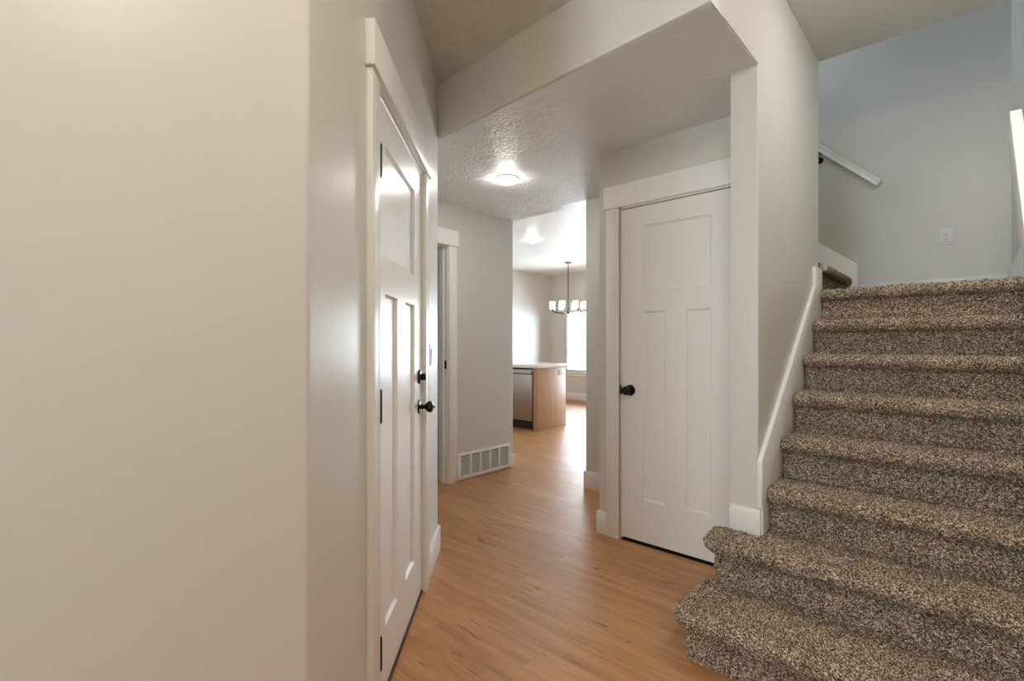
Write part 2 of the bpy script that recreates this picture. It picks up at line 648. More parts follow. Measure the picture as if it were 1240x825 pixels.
# ------------------------------------------------------------------ ceilings
bm = B()
prism(bm, [(XF - T - 1.6, Y_FRONT - T), (X_FR + T, Y_FRONT - T), (X_FR + T, 1.745), (XS, 1.745), (P1.x, P1.y + 0.02), (XF - T - 1.6, P1.y + 0.02)], H_FOYER, H_FOYER + 0.1)
struct(put('ceiling_foyer', bm, M_CEIL_F), 'textured beige foyer ceiling above the beam')
bm = B()
prism(bm, [(P1.x - 0.03, P1.y + 0.018), (XS - 0.004, 1.765), (XS - 0.004, Y_COL + 0.05), (XC + 0.005, Y_COL + 0.05), (XC + 0.005, Y_LAND - 0.135), (XC, Y_HALL_END - T), (-5.0, Y_HALL_END - T), (-5.0, P1.y + 0.018)], H_HALL - 0.0012, H_HALL + 0.11)
struct(put('ceiling_hall', bm, M_CEIL), 'textured lower hall ceiling around the round lamp')
bm = B()
box(bm, XS, X_RIGHT, 1.745, Y_LAND + 0.03, H_STAIR, H_STAIR + 0.30)
box(bm, XS, X_RIGHT, 1.70, 1.745, H_FOYER + 0.1, H_STAIR + 0.3)
struct(put('ceiling_stair', bm, M_WALL), 'shaded soffit above the lower stair flight')
bm = B()
box(bm, KX1, X_RIGHT + T, Y_LAND - 0.14, Y_BACK + T, H_UP, H_UP + 0.1)
box(bm, XC, X_RIGHT + T, 1.7, Y_LAND - 0.14, H_UP, H_UP + 0.1)
struct(put('ceiling_upstairs', bm, M_CEIL))
bm = B()
box(bm, KX0 - T, KX1 + T, Y_HALL_END, KY1 + T, H_KIT, H_KIT + 0.1)
struct(put('ceiling_kitchen', bm, M_CEIL_K), 'bright white kitchen and dining ceiling')

# ------------------------------------------------------------------ baseboards
BH, BT = 0.14, 0.015


def base(name, p0, p1, side, z=0.0, h=BH, label=None, t=BT):
    """Board along p0-p1; SIDE +1 puts its thickness to the left of the direction of travel."""
    a, b = Vector(p0), Vector(p1)
    d = (b - a).normalized()
    n = Vector((-d.y, d.x)) * side * t
    bm = B()
    prism(bm, [tuple(a), tuple(b), tuple(b + n), tuple(a + n)], z, z + h)
    return struct(put(name, bm, M_TRIM, bevel=0.002), label)


base('baseboard_left', (XF, Y_FRONT), (XF, C0[1] + 0.006), -1)
base('baseboard_left_door', at_s(-1.83), at_s(-1.417), -1)
base('baseboard_left_end', at_s(-0.405), at_s(0.008), -1, label='white baseboard at the far foot of the angled wall')
base('baseboard_passage', (P1.x + 0.0, P1.y), (XV, P1.y), -1)
base('baseboard_hall', (XV, 3.52), (XV, Y_HALL_END + 0.015), -1, h=0.125, label='short white baseboard beside the return grille')
base('baseboard_hall_first', (XV, P1.y + 0.015), (XV, 1.86), -1)
base('baseboard_closet', (-1.737, Y_CLOS), (-1.663, Y_CLOS), -1, label='white baseboard stub beside the closet casing')
base('baseboard_closet_side', (-1.722, 3.445), (-1.722, Y_CLOS), -1)
base('baseboard_hall_end', (-2.357, 3.46), (-1.737, 3.46), -1, label='white baseboard at the kitchen mouth')
base('baseboard_hall_return', (-2.342, Y_HALL_END), (-2.342, 3.46), -1)
base('baseboard_stair_wall', (XC - 0.0, Y_COL), (XS + 0.012, Y_COL), -1, z=2 * RISE - 0.005, h=0.118, label='white baseboard at the foot of the narrow stair wall')
base('baseboard_dining', (KX0, KY1), (KX1, KY1), -1, h=0.15)
base('baseboard_kitchen_left', (KX0, Y_HALL_END), (KX0, KY1), -1)
base('baseboard_landing_back', (-0.62, Y_BACK), (X_RIGHT, Y_BACK), -1, z=8 * RISE, h=0.135, label='white baseboard above the carpeted landing')
base('baseboard_landing_right', (X_RIGHT, Y_BACK), (X_RIGHT, 3.55), -1, z=8 * RISE, h=0.16)

# ------------------------------------------------------------------ skirt boards of the stairs (trim)
bm = B()
SK = 0.019
prof = [(Y_COL - 0.015, 0.50), (Y_COL - 0.015, 0.70), (3.285, 1.535), (3.285, 1.648), (Y_LAND + 0.032, 1.648), (Y_LAND + 0.032, 1.34), (2.55, 0.40), (Y_COL - 0.0, 0.38), (Y_COL - 0.0, 0.5)]
lo = [bm.verts.new((XS, y, z)) for y, z in prof]
hi = [bm.verts.new((XS + SK, y, z)) for y, z in prof]
bm.faces.new(lo)
bm.faces.new(hi)
for i in range(len(prof)):
    j = (i + 1) % len(prof)
    bm.faces.new((lo[i], lo[j], hi[j], hi[i]))
struct(put('trim_stair_skirt', bm, M_TRIM, bevel=0.002), 'white skirt board climbing beside the carpeted steps')
# skirt of the upper flight on the back wall
bm = B()
z0 = 8 * RISE
prof = [(-0.622, z0 - 0.02), (-0.622, 1.815), (-2.2, 1.815 + 1.578 * 0.755), (-2.2, 1.40 + 1.578 * 0.755), (-1.1, z0 - 0.02)]
lo = [bm.verts.new((x, Y_BACK, z)) for x, z in prof]
hi = [bm.verts.new((x, Y_BACK - 0.018, z)) for x, z in prof]
bm.faces.new(lo)
bm.faces.new(hi)
for i in range(len(prof)):
    j = (i + 1) % len(prof)
    bm.faces.new((lo[i], lo[j], hi[j], hi[i]))
struct(put('trim_upper_skirt', bm, M_TRIM, bevel=0.002), 'white skirt board rising behind the upper flight')
# right-hand skirt of the lower flight
bm = B()
prof = [(1.86, 0.0), (1.86, 0.47), (3.42, 1.80), (3.55, 1.80), (3.55, 1.50), (2.1, 0.0)]
lo = [bm.verts.new((X_RIGHT, y, z)) for y, z in prof]
hi = [bm.verts.new((X_RIGHT - 0.012, y, z)) for y, z in prof]
bm.faces.new(lo)
bm.faces.new(hi)
for i in range(len(prof)):
    j = (i + 1) % len(prof)
    bm.faces.new((lo[i], lo[j], hi[j], hi[i]))
struct(put('trim_right_skirt', bm, M_TRIM))


# ------------------------------------------------------------------ doors
def door_leaf_bm(w, h, th, panels, z0=0.012):
    """Craftsman leaf: front face at y=0 with sunk panels; PANELS are x0, x1, z0, z1."""
    bm = B()
    rec, ch = 0.012, 0.009
    box(bm, 0, w, rec, th, z0, h)
    xs = sorted({0, w} | {p[i] for p in panels for i in (0, 1)})
    zs = sorted({z0, h} | {p[i] for p in panels for i in (2, 3)})
    for i in range(len(xs) - 1):
        for j in range(len(zs) - 1):
            cx, cz = (xs[i] + xs[i + 1]) / 2, (zs[j] + zs[j + 1]) / 2
            if any(p[0] < cx < p[1] and p[2] < cz < p[3] for p in panels):
                continue
            q = [bm.verts.new((x, 0, z)) for x, z in ((xs[i], zs[j]), (xs[i + 1], zs[j]), (xs[i + 1], zs[j + 1]), (xs[i], zs[j + 1]))]
            bm.faces.new(q)
    for x0, x1, a, b in panels:
        o = [(x0, a), (x1, a), (x1, b), (x0, b)]
        n = [(x0 + ch, a + ch), (x1 - ch, a + ch), (x1 - ch, b - ch), (x0 + ch, b - ch)]
        for k in range(4):
            l = (k + 1) % 4
            bm.faces.new([bm.verts.new(p) for p in ((o[k][0], 0, o[k][1]), (o[l][0], 0, o[l][1]), (n[l][0], rec - 0.0004, n[l][1]), (n[k][0], rec - 0.0004, n[k][1]))])
    for s in ((0, 0), (w, w)):                # narrow edges of the face frame
        bm.faces.new([bm.verts.new(p) for p in ((s[0], 0, z0), (s[0], rec, z0), (s[0], rec, h), (s[0], 0, h))])
    for zz in (z0, h):
        bm.faces.new([bm.verts.new(p) for p in ((0, 0, zz), (w, 0, zz), (w, rec, zz), (0, rec, zz))])
    return bm


def flat_put(name, bm, m, parent, mat=None):
    me = bpy.data.meshes.new(name)
    bmesh.ops.remove_doubles(bm, verts=bm.verts, dist=1e-6)
    bmesh.ops.recalc_face_normals(bm, faces=bm.faces)
    bm.to_mesh(me)
    bm.free()
    me.materials.append(m)
    o = bpy.data.objects.new(name, me)
    COL.objects.link(o)
    o.parent = parent
    if mat is not None:
        o.matrix_local = mat
    return o


def casing(parent, x0, x1, zt, both=True, cw=0.09, head=0.135, over=0.013, x_end=None):
    """Side casings and a thicker flat header around an opening x0..x1 (wall frame)."""
    for a, b in ((x0 - cw, x0 - 0.004), (x1 + 0.004, x1 + cw)):
        if x_end is not None:
            b = min(b, x_end)
        bm = B()
        box(bm, a, b, -0.019, 0, 0, zt)
        put('casing', bm, M_TRIM, parent, bevel=0.0015)
    bm = B()
    box(bm, x0 - cw - over, min(x1 + cw + over, x_end if x_end is not None else 99), -0.029, 0, zt, zt + head)
    put('header_casing', bm, M_TRIM, parent, bevel=0.0015)
    bm = B()                                   # jamb lining with a stop
    J = 0.016
    box(bm, x0 - 0.004, x0 + J - 0.012, 0, T, 0, zt)
    box(bm, x1 - J + 0.012, x1 + 0.004, 0, T, 0, zt)
    box(bm, x0, x1, 0, T, zt - 0.008, zt + 0.004)
    box(bm, x0, x0 + 0.014, 0.042, 0.075, 0, zt)
    box(bm, x1 - 0.014, x1, 0.042, 0.075, 0, zt)
    put('door_jamb', bm, M_TRIM, parent)


def knob(parent, x, z, y=0.0, name='door_knob'):
    k = put(name, lathe(B(), [(0.0335, 0), (0.0335, 0.003), (0.030, 0.007), (0.013, 0.010), (0.010, 0.016), (0.0105, 0.030), (0.019, 0.036),
                              (0.0265, 0.045), (0.0275, 0.054), (0.024, 0.063), (0.013, 0.068), (0.006, 0.069), (0.0, 0.069)], '-y', 28), M_BLACK, parent,
            Matrix.Translation((x, y, z)))
    return k


# door in the angled wall
d1 = empty('door_1', frame(P1.x, P1.y, D.x, D.y))
struct(d1, 'white three-panel door in the angled wall, black knob and deadbolt')
casing(d1, S_L, S_R, Z_DH)
DX0, DW = S_L + 0.008, 0.812
pan = [(0.135, DW - 0.165, 1.505, 1.885), (0.135, 0.318, 0.225, 1.372), (0.462, DW - 0.165, 0.225, 1.372)]
leaf = flat_put('door_leaf', door_leaf_bm(DW, 2.012, 0.035, pan, 0.020), M_DOOR, d1, Matrix.Translation((DX0, 0.003, 0)))
for z in (0.21, 1.0, 1.785):
    bm = B()
    lathe(bm, [(0.0, -0.056), (0.004, -0.055), (0.0068, -0.050), (0.0068, 0.050), (0.004, 0.055), (0.0, 0.056)], 'z', 12, (0, -0.016, 0))
    box(bm, -0.002, 0.002, -0.014, 0.001, -0.050, 0.050)
    put('hinge', bm, M_BLACK, leaf, Matrix.Translation((0.008, 0, z)))
kn = knob(leaf, DW - 0.062, 0.905)
put('privacy_pin', lathe(B(), [(0.004, 0.068), (0.004, 0.076), (0.0, 0.077)], '-y', 12), M_BLACK, kn)
bolt = put('deadbolt', lathe(B(), [(0.033, 0), (0.033, 0.004), (0.029, 0.010), (0.010, 0.012), (0.009, 0.016), (0.0, 0.0165)], '-y', 28), M_BLACK, leaf, Matrix.Translation((DW - 0.062, 0, 1.045)))
bm = B()
box(bm, -0.006, 0.006, -0.034, -0.012, -0.016, 0.016)
put('thumb_turn', bm, M_BLACK, bolt, bevel=0.002)
bm = B()
box(bm, S_L, S_R, -0.002, 0.10, 0.0, 0.014)
put('threshold', bm, M_BRONZE, d1)

# closet door
d2 = empty('door_2', frame(0, Y_CLOS, 1, 0))
struct(d2, 'white three-panel closet door with a black knob')
casing(d2, CX0, CX1, 2.035, x_end=XC - 0.001)
pan = [(0.142, 0.545, 1.512, 1.905), (0.142, 0.282, 0.268, 1.394), (0.402, 0.545, 0.268, 1.394)]
leaf = flat_put('door_leaf', door_leaf_bm(0.684, 2.022, 0.035, pan, 0.018), M_DOOR, d2, Matrix.Translation((CX0 + 0.006, 0.008, 0)))
knob(leaf, 0.058, 0.918)
bm = B()
box(bm, CX0 + 0.0005, CX0 + 0.0055, -0.002, 0.006, 0.890, 0.946)
put('strike_plate', bm, M_BLACK, d2)
bm = B()
box(bm, CX0, CX1, 0.002, 0.11, 0.0, 0.004)
put('threshold', bm, M_DARK, d2)

# open door of the hall's side room
d3 = empty('door_3', frame(XV, 0, 0, 1))
struct(d3, 'white cased doorway beside the return grille')
casing(d3, VY0, VY1, 2.04)
leaf = flat_put('door_leaf', door_leaf_bm(0.76, 2.02, 0.035, [(0.14, 0.62, 1.51, 1.90), (0.14, 0.31, 0.27, 1.39), (0.45, 0.62, 0.27, 1.39)], 0.015), M_DOOR, d3,
                Matrix.Translation((VY0 + 0.06, 0.12, 0)) @ Matrix.Rotation(math.radians(88), 4, 'Z'))
bm = B()
box(bm, VY1 - 0.0065, VY1 - 0.004, 0.008, 0.034, 0.985, 1.055)
put('strike_plate', bm, M_BLACK, d3)

# front door behind the camera
d4 = empty('door_4', frame(1.45, Y_FRONT, -1, 0))
struct(d4, 'white front door behind the camera')
casing(d4, 0.0, 0.91, 2.05)
flat_put('door_leaf', door_leaf_bm(0.90, 2.04, 0.045, [(0.14, 0.76, 1.51, 1.90), (0.14, 0.39, 0.27, 1.39), (0.51, 0.76, 0.27, 1.39)], 0.012), M_DOOR, d4, Matrix.Translation((0.005, -0.046, 0)))


# ------------------------------------------------------------------ windows
def window(name, mat, w, z0, z1, label=None, mullions=1, sash=True):
    e = empty(name, mat)
    struct(e, label)
    F = 0.045
    bm = B()
    for a, b, c, d in ((0, w, z0, z0 + F), (0, w, z1 - F, z1), (0, F, z0 + F, z1 - F), (w - F, w, z0 + F, z1 - F)):
        box(bm, a, b, 0.05, 0.10, c, d)
    for k in range(mullions):
        x = w * (k + 1) / (mullions + 1)
        box(bm, x - 0.02, x + 0.02, 0.055, 0.095, z0 + F, z1 - F)
    zm = (z0 + z1) / 2
    if sash:
        box(bm, F, w - F, 0.06, 0.09, zm - 0.02, zm + 0.02)
    put('window_frame', bm, M_WHITE, e, bevel=0.002)
    bm = B()
    box(bm, F * 0.6, w - F * 0.6, 0.073, 0.077, z0 + F * 0.6, z1 - F * 0.6)
    put('pane', bm, M_GLASS, e)
    bm = B()
    box(bm, -0.05, w + 0.05, -0.045, 0.05, z0 - 0.022, z0)
    box(bm, -0.03, w + 0.03, -0.018, 0.0, z0 - 0.095, z0 - 0.022)
    put('window_sill', bm, M_TRIM, e, bevel=0.003)
    return e


window('window_1', frame(W1[0], KY1, 1, 0), W1[1] - W1[0], W1[2], W1[3], 'bright dining window behind the chandelier and island', mullions=0, sash=False)
window('window_2_added', frame(W2[0], KY1, 1, 0), W2[1] - W2[0], W2[2], W2[3])  # added out of sight to light the kitchen wall and floor
window('window_4_added', frame(KX1 + T, W3[0], 0, 1), W3[1] - W3[0], W3[2], W3[3])  # added upstairs, out of view, to light the landing walls
window('window_3_fill', frame(W4[1], Y_FRONT, -1, 0), W4[1] - W4[0], W4[2], W4[3])  # unseen window shaped for the fill light it gives the foyer
portal('portal_dining', ((W1[0] + W1[1]) / 2, KY1 + 0.11, (W1[2] + W1[3]) / 2), (0, -1, 0), W1[1] - W1[0], W1[3] - W1[2])
portal('portal_added_window', ((W2[0] + W2[1]) / 2, KY1 + 0.11, (W2[2] + W2[3]) / 2), (0, -1, 0), W2[1] - W2[0], W2[3] - W2[2])
portal('portal_upstairs', (KX1 + 0.005, (W3[0] + W3[1]) / 2, (W3[2] + W3[3]) / 2), (1, 0, 0), W3[1] - W3[0], W3[3] - W3[2])
portal('portal_front', ((W4[0] + W4[1]) / 2, Y_FRONT - 0.11, (W4[2] + W4[3]) / 2), (0, 1, 0), W4[1] - W4[0], W4[3] - W4[2])


# ------------------------------------------------------------------ carpeted staircase
def carpet_sheet(name, parent, path, prof, du, amp=0.0040):
    """Sweep PROF (outward offset, z) along PATH (x, y, outward nx, ny), resampled at DU and roughened tuft by tuft."""
    P = np.array(path, float)
    seg = np.r_[0, np.cumsum(np.hypot(np.diff(P[:, 0]), np.diff(P[:, 1])) + 1e-9)]
    # angle-weighted resampling so that round corners stay round
    nu = max(2, int(seg[-1] / du) + 1)
    u = np.linspace(0, seg[-1], nu)
    X, Y, NX, NY = (np.interp(u, seg, P[:, i]) for i in range(4))
    Q = np.array(prof, float)
    sg = np.r_[0, np.cumsum(np.hypot(np.diff(Q[:, 0]), np.diff(Q[:, 1])))]
    nv = max(2, int(sg[-1] / du) + 1)
    v = np.linspace(0, sg[-1], nv)
    O, Z = np.interp(v, sg, Q[:, 0]), np.interp(v, sg, Q[:, 1])
    # soften the profile slightly and take its normal
    to, tz = np.gradient(O), np.gradient(Z)
    ln = np.hypot(to, tz) + 1e-9
    no, nz = tz / ln, -to / ln
    VX = X[:, None] + NX[:, None] * O[None, :]
    VY = Y[:, None] + NY[:, None] * O[None, :]
    VZ = np.repeat(Z[None, :], nu, 0)
    nrm = np.stack([NX[:, None] * no[None, :], NY[:, None] * no[None, :], np.repeat(nz[None, :], nu, 0)], -1)
    k = RNG.normal(0, 1, (nu, nv))
    k2 = np.kron(RNG.normal(0, 1, (nu // 4 + 2, nv // 4 + 2)), np.ones((4, 4)))[:nu, :nv]
    disp = amp * (0.75 * k + 0.35 * k2)
    jit = RNG.normal(0, du * 0.22, (nu, nv, 3))
    V = np.stack([VX, VY, VZ], -1) + nrm * disp[..., None] + jit
    idx = np.arange(nu * nv).reshape(nu, nv)
    f = np.stack([idx[:-1, :-1], idx[1:, :-1], idx[1:, 1:], idx[:-1, 1:]], -1).reshape(-1, 4)
    me = bpy.data.meshes.new(name)
    me.vertices.add(nu * nv)
    me.vertices.foreach_set('co', V.reshape(-1).astype(np.float32))
    me.loops.add(f.size)
    me.loops.foreach_set('vertex_index', f.reshape(-1).astype(np.int32))
    me.polygons.add(len(f))
    me.polygons.foreach_set('loop_start', (np.arange(len(f)) * 4).astype(np.int32))
    me.polygons.foreach_set('loop_total', np.full(len(f), 4, np.int32))
    me.update(calc_edges=True)
    me.validate()
    me.materials.append(M_CARPET)
    o = bpy.data.objects.new(name, me)
    COL.objects.link(o)
    o.parent = parent
    return o


def nose_profile(z0, z1, over, depth, th=0.060):
    """Riser from z0, bullnose of thickness th reaching OVER in front of the riser, tread going DEPTH back."""
    r = th / 2
    pr = [(0, z0), (0, z1 - th - 0.008), (0.006, z1 - th)]
    c = over - r
    if c < 0.008:
        c = 0.008
    for k in range(13):
        a = -PI / 2 + PI * k / 12
        pr.append((c + (over - c) * math.cos(a), z1 - r + r * math.sin(a)))
    pr += [(-depth, z1)]
    return pr


stair = empty('staircase', (-0.2, 1.83, 0))
tag(stair, 'brown and tan carpeted staircase climbing from the wood floor to a landing', 'staircase')
INV = stair.matrix_world.inverted()
XL, XR = XS + SK, X_RIGHT - 0.013
OVER = 0.046
noses = [1.795, 2.09] + [2.325 + 0.214 * k for k in range(6)]
for n in range(1, 9):
    yn = noses[n - 1]
    yr = yn + OVER                            # plane of the riser
    z1 = n * RISE
    z0 = z1 - RISE - (0.0 if n > 1 else 0.0)
    if n < 8:
        dep = noses[n] + OVER - yr + 0.006
    else:
        dep = Y_BACK - 0.02 - yr
    du = 0.0036 if n < 8 else 0.009
    xl = XL
    if n <= 2:
        xl = -0.797
        R = 0.030
        yb = yr + dep if n == 1 else Y_COL - 0.004
        a = carpet_sheet('carpeted_step', stair, [(xl + R, yr, 0, -1), (XR, yr, 0, -1)], nose_profile(z0, z1, OVER, dep), du)
        # rounded free end and its return along the left side
        path = [(xl, yb, -1, 0), (xl, yr + R, -1, 0)] + [(xl + R - R * math.cos(t), yr + R - R * math.sin(t), -math.cos(t), -math.sin(t)) for t in [PI / 2 * k / 10 for k in range(1, 11)]]
        b = carpet_sheet('carpeted_return', a, path, nose_profile(z0, z1, OVER, R), du)
        a.matrix_local = INV
        b.matrix_local = Matrix()
        if n == 2:
            pass
    else:
        a = carpet_sheet('carpeted_step', stair, [(xl + 0.002, yr, 0, -1), (XR, yr, 0, -1)], nose_profile(z0, z1, OVER, dep), du)
        a.matrix_local = INV
    if n == 8:
        a.name = 'carpeted_landing'

# solid carcass under the carpet, kept clear of the tufts
bm = B()
for n in range(1, 9):
    y0 = noses[n - 1] + OVER + 0.02
    y1 = noses[n] + OVER + 0.02 if n < 8 else Y_BACK - 0.03
    box(bm, (-0.765 if n == 1 else XL + 0.02), XR - 0.01, y0, y1, 0.0, n * RISE - 0.02)
put('stair_carcass', bm, M_DARK, stair, INV.copy())

# upper flight, climbing away behind the stair wall
up = empty('upper_staircase', (-0.7, 4.0, 8 * RISE))
tag(up, 'dark carpeted first step of the upper flight, turning off the landing', 'staircase')
INV2 = up.matrix_world.inverted()
for n in range(1, 5):
    z1 = (8 + n) * RISE
    xr = -0.700 - 0.25 * (n - 1)
    a = carpet_sheet('carpeted_step', up, [(xr, Y_LAND + 0.235 if n == 1 else Y_LAND + 0.13, 1, 0), (xr, Y_BACK - 0.022, 1, 0)], nose_profile(z1 - RISE, z1, OVER, 0.25), 0.006)
    a.matrix_local = INV2
    if n == 1:
        bm = B()
        c = Vector((xr + 0.030, Y_LAND + 0.215, z1 - 0.028))
        bmesh.ops.create_uvsphere(bm, u_segments=20, v_segments=14, radius=0.034)
        for v in bm.verts:
            v.co = Vector((v.co.x * 0.8, v.co.y * 0.75, v.co.z * 0.95)) * (1 + random.uniform(-0.06, 0.06)) + c
        e = put('nosing_end', bm, plain('pale_nosing', (0.55, 0.55, 0.48), 0.95), up, INV2.copy())  # paler rounded end on the first nosing
        e['label'] = 'pale rough end of the nosing'
bm = B()
for n in range(1, 5):
    box(bm, -1.72, -0.72 - 0.25 * (n - 1), Y_LAND + 0.14, Y_BACK - 0.03, (7 + n) * RISE, (8 + n) * RISE - 0.02)
put('stair_carcass', bm, M_DARK, up, INV2.copy())


# ------------------------------------------------------------------ handrails
def rail(name, p0, p1, out, w, h, label, cat='handrail', groove=True):
    """Rectangular rail from p0 to p1, square-cut, OUT is the horizontal direction away from the wall."""
    p0, p1 = Vector(p0), Vector(p1)
    d = (p1 - p0).normalized()
    o = Vector(out).normalized()
    u = d.cross(o)
    if u.z < 0:
        u = -u
    root = empty(name, p0)
    tag(root, label, cat)
    prof = [(-w / 2, -h / 2), (w / 2, -h / 2), (w / 2, -h * 0.08), (w / 2 - 0.006, 0.0), (w / 2 - 0.006, h * 0.10), (w / 2, h * 0.18), (w / 2, h * 0.40), (w / 2 - h * 0.10, h / 2), (-w / 2 + h * 0.1, h / 2), (-w / 2, h * 0.40)] if groove else \
        [(-w / 2, -h / 2), (w / 2, -h / 2), (w / 2, h / 2), (-w / 2, h / 2)]
    bm = B()
    L = (p1 - p0).length
    a = [bm.verts.new(o * x + u * y) for x, y in prof]
    b = [bm.verts.new(o * x + u * y + d * L) for x, y in prof]
    bm.faces.new(a)
    bm.faces.new(b)
    for i in range(len(prof)):
        j = (i + 1) % len(prof)
        bm.faces.new((a[i], a[j], b[j], b[i]))
    put('rail', bm, M_TRIM, root, bevel=0.0015)
    return root, d, o, u


def bracket(root, d, o, u, t, gap, h):
    """Wall rose, arm and saddle under the rail at distance t."""
    base_p = d * t - u * (h / 2)
    wall = base_p - o * gap + Vector((0, 0, -0.055))
    br = B()
    q = Vector((0, 0, 1)).rotation_difference(o).to_matrix().to_4x4()
    lathe(br, [(0.0, 0.0), (0.026, 0.0), (0.026, 0.004), (0.018, 0.010), (0.009, 0.014), (0.0, 0.015)], 'z', 18)
    bmesh.ops.transform(br, matrix=Matrix.Translation(wall) @ q, verts=br.verts)
    tube(br, [wall + o * 0.006, wall + o * (gap * 0.7), wall + o * (gap * 0.95) + Vector((0, 0, 0.018)), base_p - Vector((0, 0, 0.004))], 0.0075, 10)
    n0 = len(br.verts)
    box(br, -0.032, 0.032, -0.013, 0.013, -0.006, 0.0)
    br.verts.ensure_lookup_table()
    R = Matrix((d, o, u)).transposed().to_4x4()
    bmesh.ops.transform(br, matrix=Matrix.Translation(base_p) @ R, verts=br.verts[n0:])
    put('bracket', br, M_BLACK, root)


root, d, o, u = rail('handrail', (-0.480, Y_BACK - 0.060, 2.390), (-2.15, Y_BACK - 0.060, 2.390 + 1.670 * 0.94), (0, -1, 0), 0.045, 0.050,
                     'white wooden handrail on a black bracket above the upper flight')
bracket(root, d, o, u, 0.515, 0.060, 0.050)
bracket(root, d, o, u, 1.7, 0.060, 0.050)
root, d, o, u = rail('handrail', (X_RIGHT - 0.055, 3.16, 2.18), (X_RIGHT - 0.055, 1.95, 2.18 - 1.21 * 0.86), (-1, 0, 0), 0.038, 0.14,
                     'square-cut end of a white handrail on the grey wall at the frame edge', groove=False)
bracket(root, d, o, u, 0.5, 0.055, 0.14)
bracket(root, d, o, u, 1.2, 0.055, 0.14)

# ------------------------------------------------------------------ return-air grille
g = empty('return_grille', frame(XV, 2.848, 0, 1))
tag(g, 'white louvred return-air grille low on the hall wall', 'air vent')
GW, G0, G1 = 0.672, 0.012, 0.238
bm = B()
box(bm, 0, GW, -0.014, 0, G0, G0 + 0.026)
box(bm, 0, GW, -0.014, 0, G1 - 0.022, G1)
box(bm, 0, 0.036, -0.014, 0, G0 + 0.026, G1 - 0.022)
box(bm, GW - 0.026, GW, -0.014, 0, G0 + 0.026, G1 - 0.022)
put('grille_frame', bm, M_TRIM, g, bevel=0.002)
cell = (GW - 0.062) / 5
for k in range(1, 5):
    bm = B()
    x = 0.036 + cell * k
    box(bm, x - 0.009, x + 0.009, -0.012, 0, G0 + 0.026, G1 - 0.022)
    put('grille_divider', bm, M_TRIM, g, bevel=0.001)
for k in range(5):
    bm = B()
    x = 0.036 + cell * k
    zz = G0 + 0.028
    while zz < G1 - 0.028:
        vs = [bm.verts.new(p) for p in ((x, -0.010, zz), (x + cell, -0.010, zz), (x + cell, -0.005, zz + 0.0038), (x, -0.005, zz + 0.0038))]
        bm.faces.new(vs)
        zz += 0.0095
    box(bm, x, x + cell, -0.0008, -0.0002, G0 + 0.026, G1 - 0.022, 1)  # dark sheet: shade behind the louvres put in as colour
    put('louvre_panel', bm, [M_WHITE, plain('grille_void_shade', (0.12, 0.125, 0.13), 0.8)], g)


# ------------------------------------------------------------------ plates
def plate(name, mat, label, cat, kind, w=0.072, h=0.116, group=None):
    e = empty(name, mat)
    tag(e, label, cat, group)
    bm = B()
    box(bm, -w / 2, w / 2, -0.006, 0, -h / 2, h / 2)
    put('cover_plate', bm, M_WHITE, e, bevel=0.002)
    if kind == 'outlet':
        horiz = w > h
        for s in (-1, 1):
            bm = B()
            cx, cz = (s * 0.0195, 0) if horiz else (0, s * 0.0195)
            box(bm, cx - 0.0145, cx + 0.0145, -0.009, -0.0055, cz - 0.0145, cz + 0.0145)
            r = put('receptacle', bm, M_WHITE, e, bevel=0.003)
            bm = B()
            box(bm, cx - 0.008, cx - 0.005, -0.0096, -0.0088, cz - 0.001, cz + 0.008)
            box(bm, cx + 0.005, cx + 0.008, -0.0096, -0.0088, cz - 0.001, cz + 0.008)
            lathe(bm, [(0.0, 0.0088), (0.003, 0.0088), (0.003, 0.0096), (0.0, 0.0096)], '-y', 10, (cx, 0, cz - 0.008))
            put('slots', bm, M_GREY, r)
    else:
        bm = B()
        box(bm, -0.0165, 0.0165, -0.0085, -0.0055, -0.033, 0.033)
        f = put('rocker_frame', bm, M_WHITE, e, bevel=0.001)
        bm = B()
        v = [bm.verts.new(p) for p in ((-0.014, -0.0085, -0.030), (0.014, -0.0085, -0.030), (0.014, -0.0135, 0.030), (-0.014, -0.0135, 0.030), (-0.014, -0.0080, 0.030), (0.014, -0.0080, 0.030))]
        bm.faces.new((v[0], v[1], v[2], v[3]))
        bm.faces.new((v[3], v[2], v[5], v[4]))
        bm.faces.new((v[0], v[3], v[4]))
        bm.faces.new((v[1], v[5], v[2]))
        put('rocker', bm, M_WHITE, f)
    return e


plate('wall_outlet', frame(-0.110, Y_BACK, 1, 0, 1.949), 'white duplex outlet on the grey wall above the landing', 'outlet', 'outlet')
plate('light_switch', frame(*at_s(-0.262), D.x, D.y, 1.143), 'white rocker switch on the angled wall beyond the deadbolted door', 'light switch', 'switch')

# ------------------------------------------------------------------ kitchen island, countertop, dishwasher
XI, YI0, YI1 = -4.34, 5.242, 5.885
isl = empty('kitchen_island', (XI - 0.9, YI0 + 0.3, 0))
tag(isl, 'light oak kitchen island base under a white countertop', 'kitchen island')
ii = isl.matrix_world.inverted()
bm = B()
box(bm, XI - 0.020, XI, YI0, YI1, 0, 0.86)
put('end_panel', bm, M_OAK, isl, ii.copy(), bevel=0.001)
bm = B()
box(bm, XI - 0.080, XI - 0.021, YI0 + 0.001, YI0 + 0.02, 0, 0.86)
put('filler_strip', bm, M_OAK, isl, ii.copy(), bevel=0.001)
bm = B()
box(bm, -6.1, XI - 0.021, YI1 - 0.02, YI1 - 0.001, 0, 0.86)
put('back_panel', bm, M_OAK, isl, ii.copy())
bm = B()
box(bm, -6.1, -5.052, YI0 + 0.02, YI1 - 0.021, 0.10, 0.86)
put('cabinet_body', bm, M_OAK, isl, ii.copy())
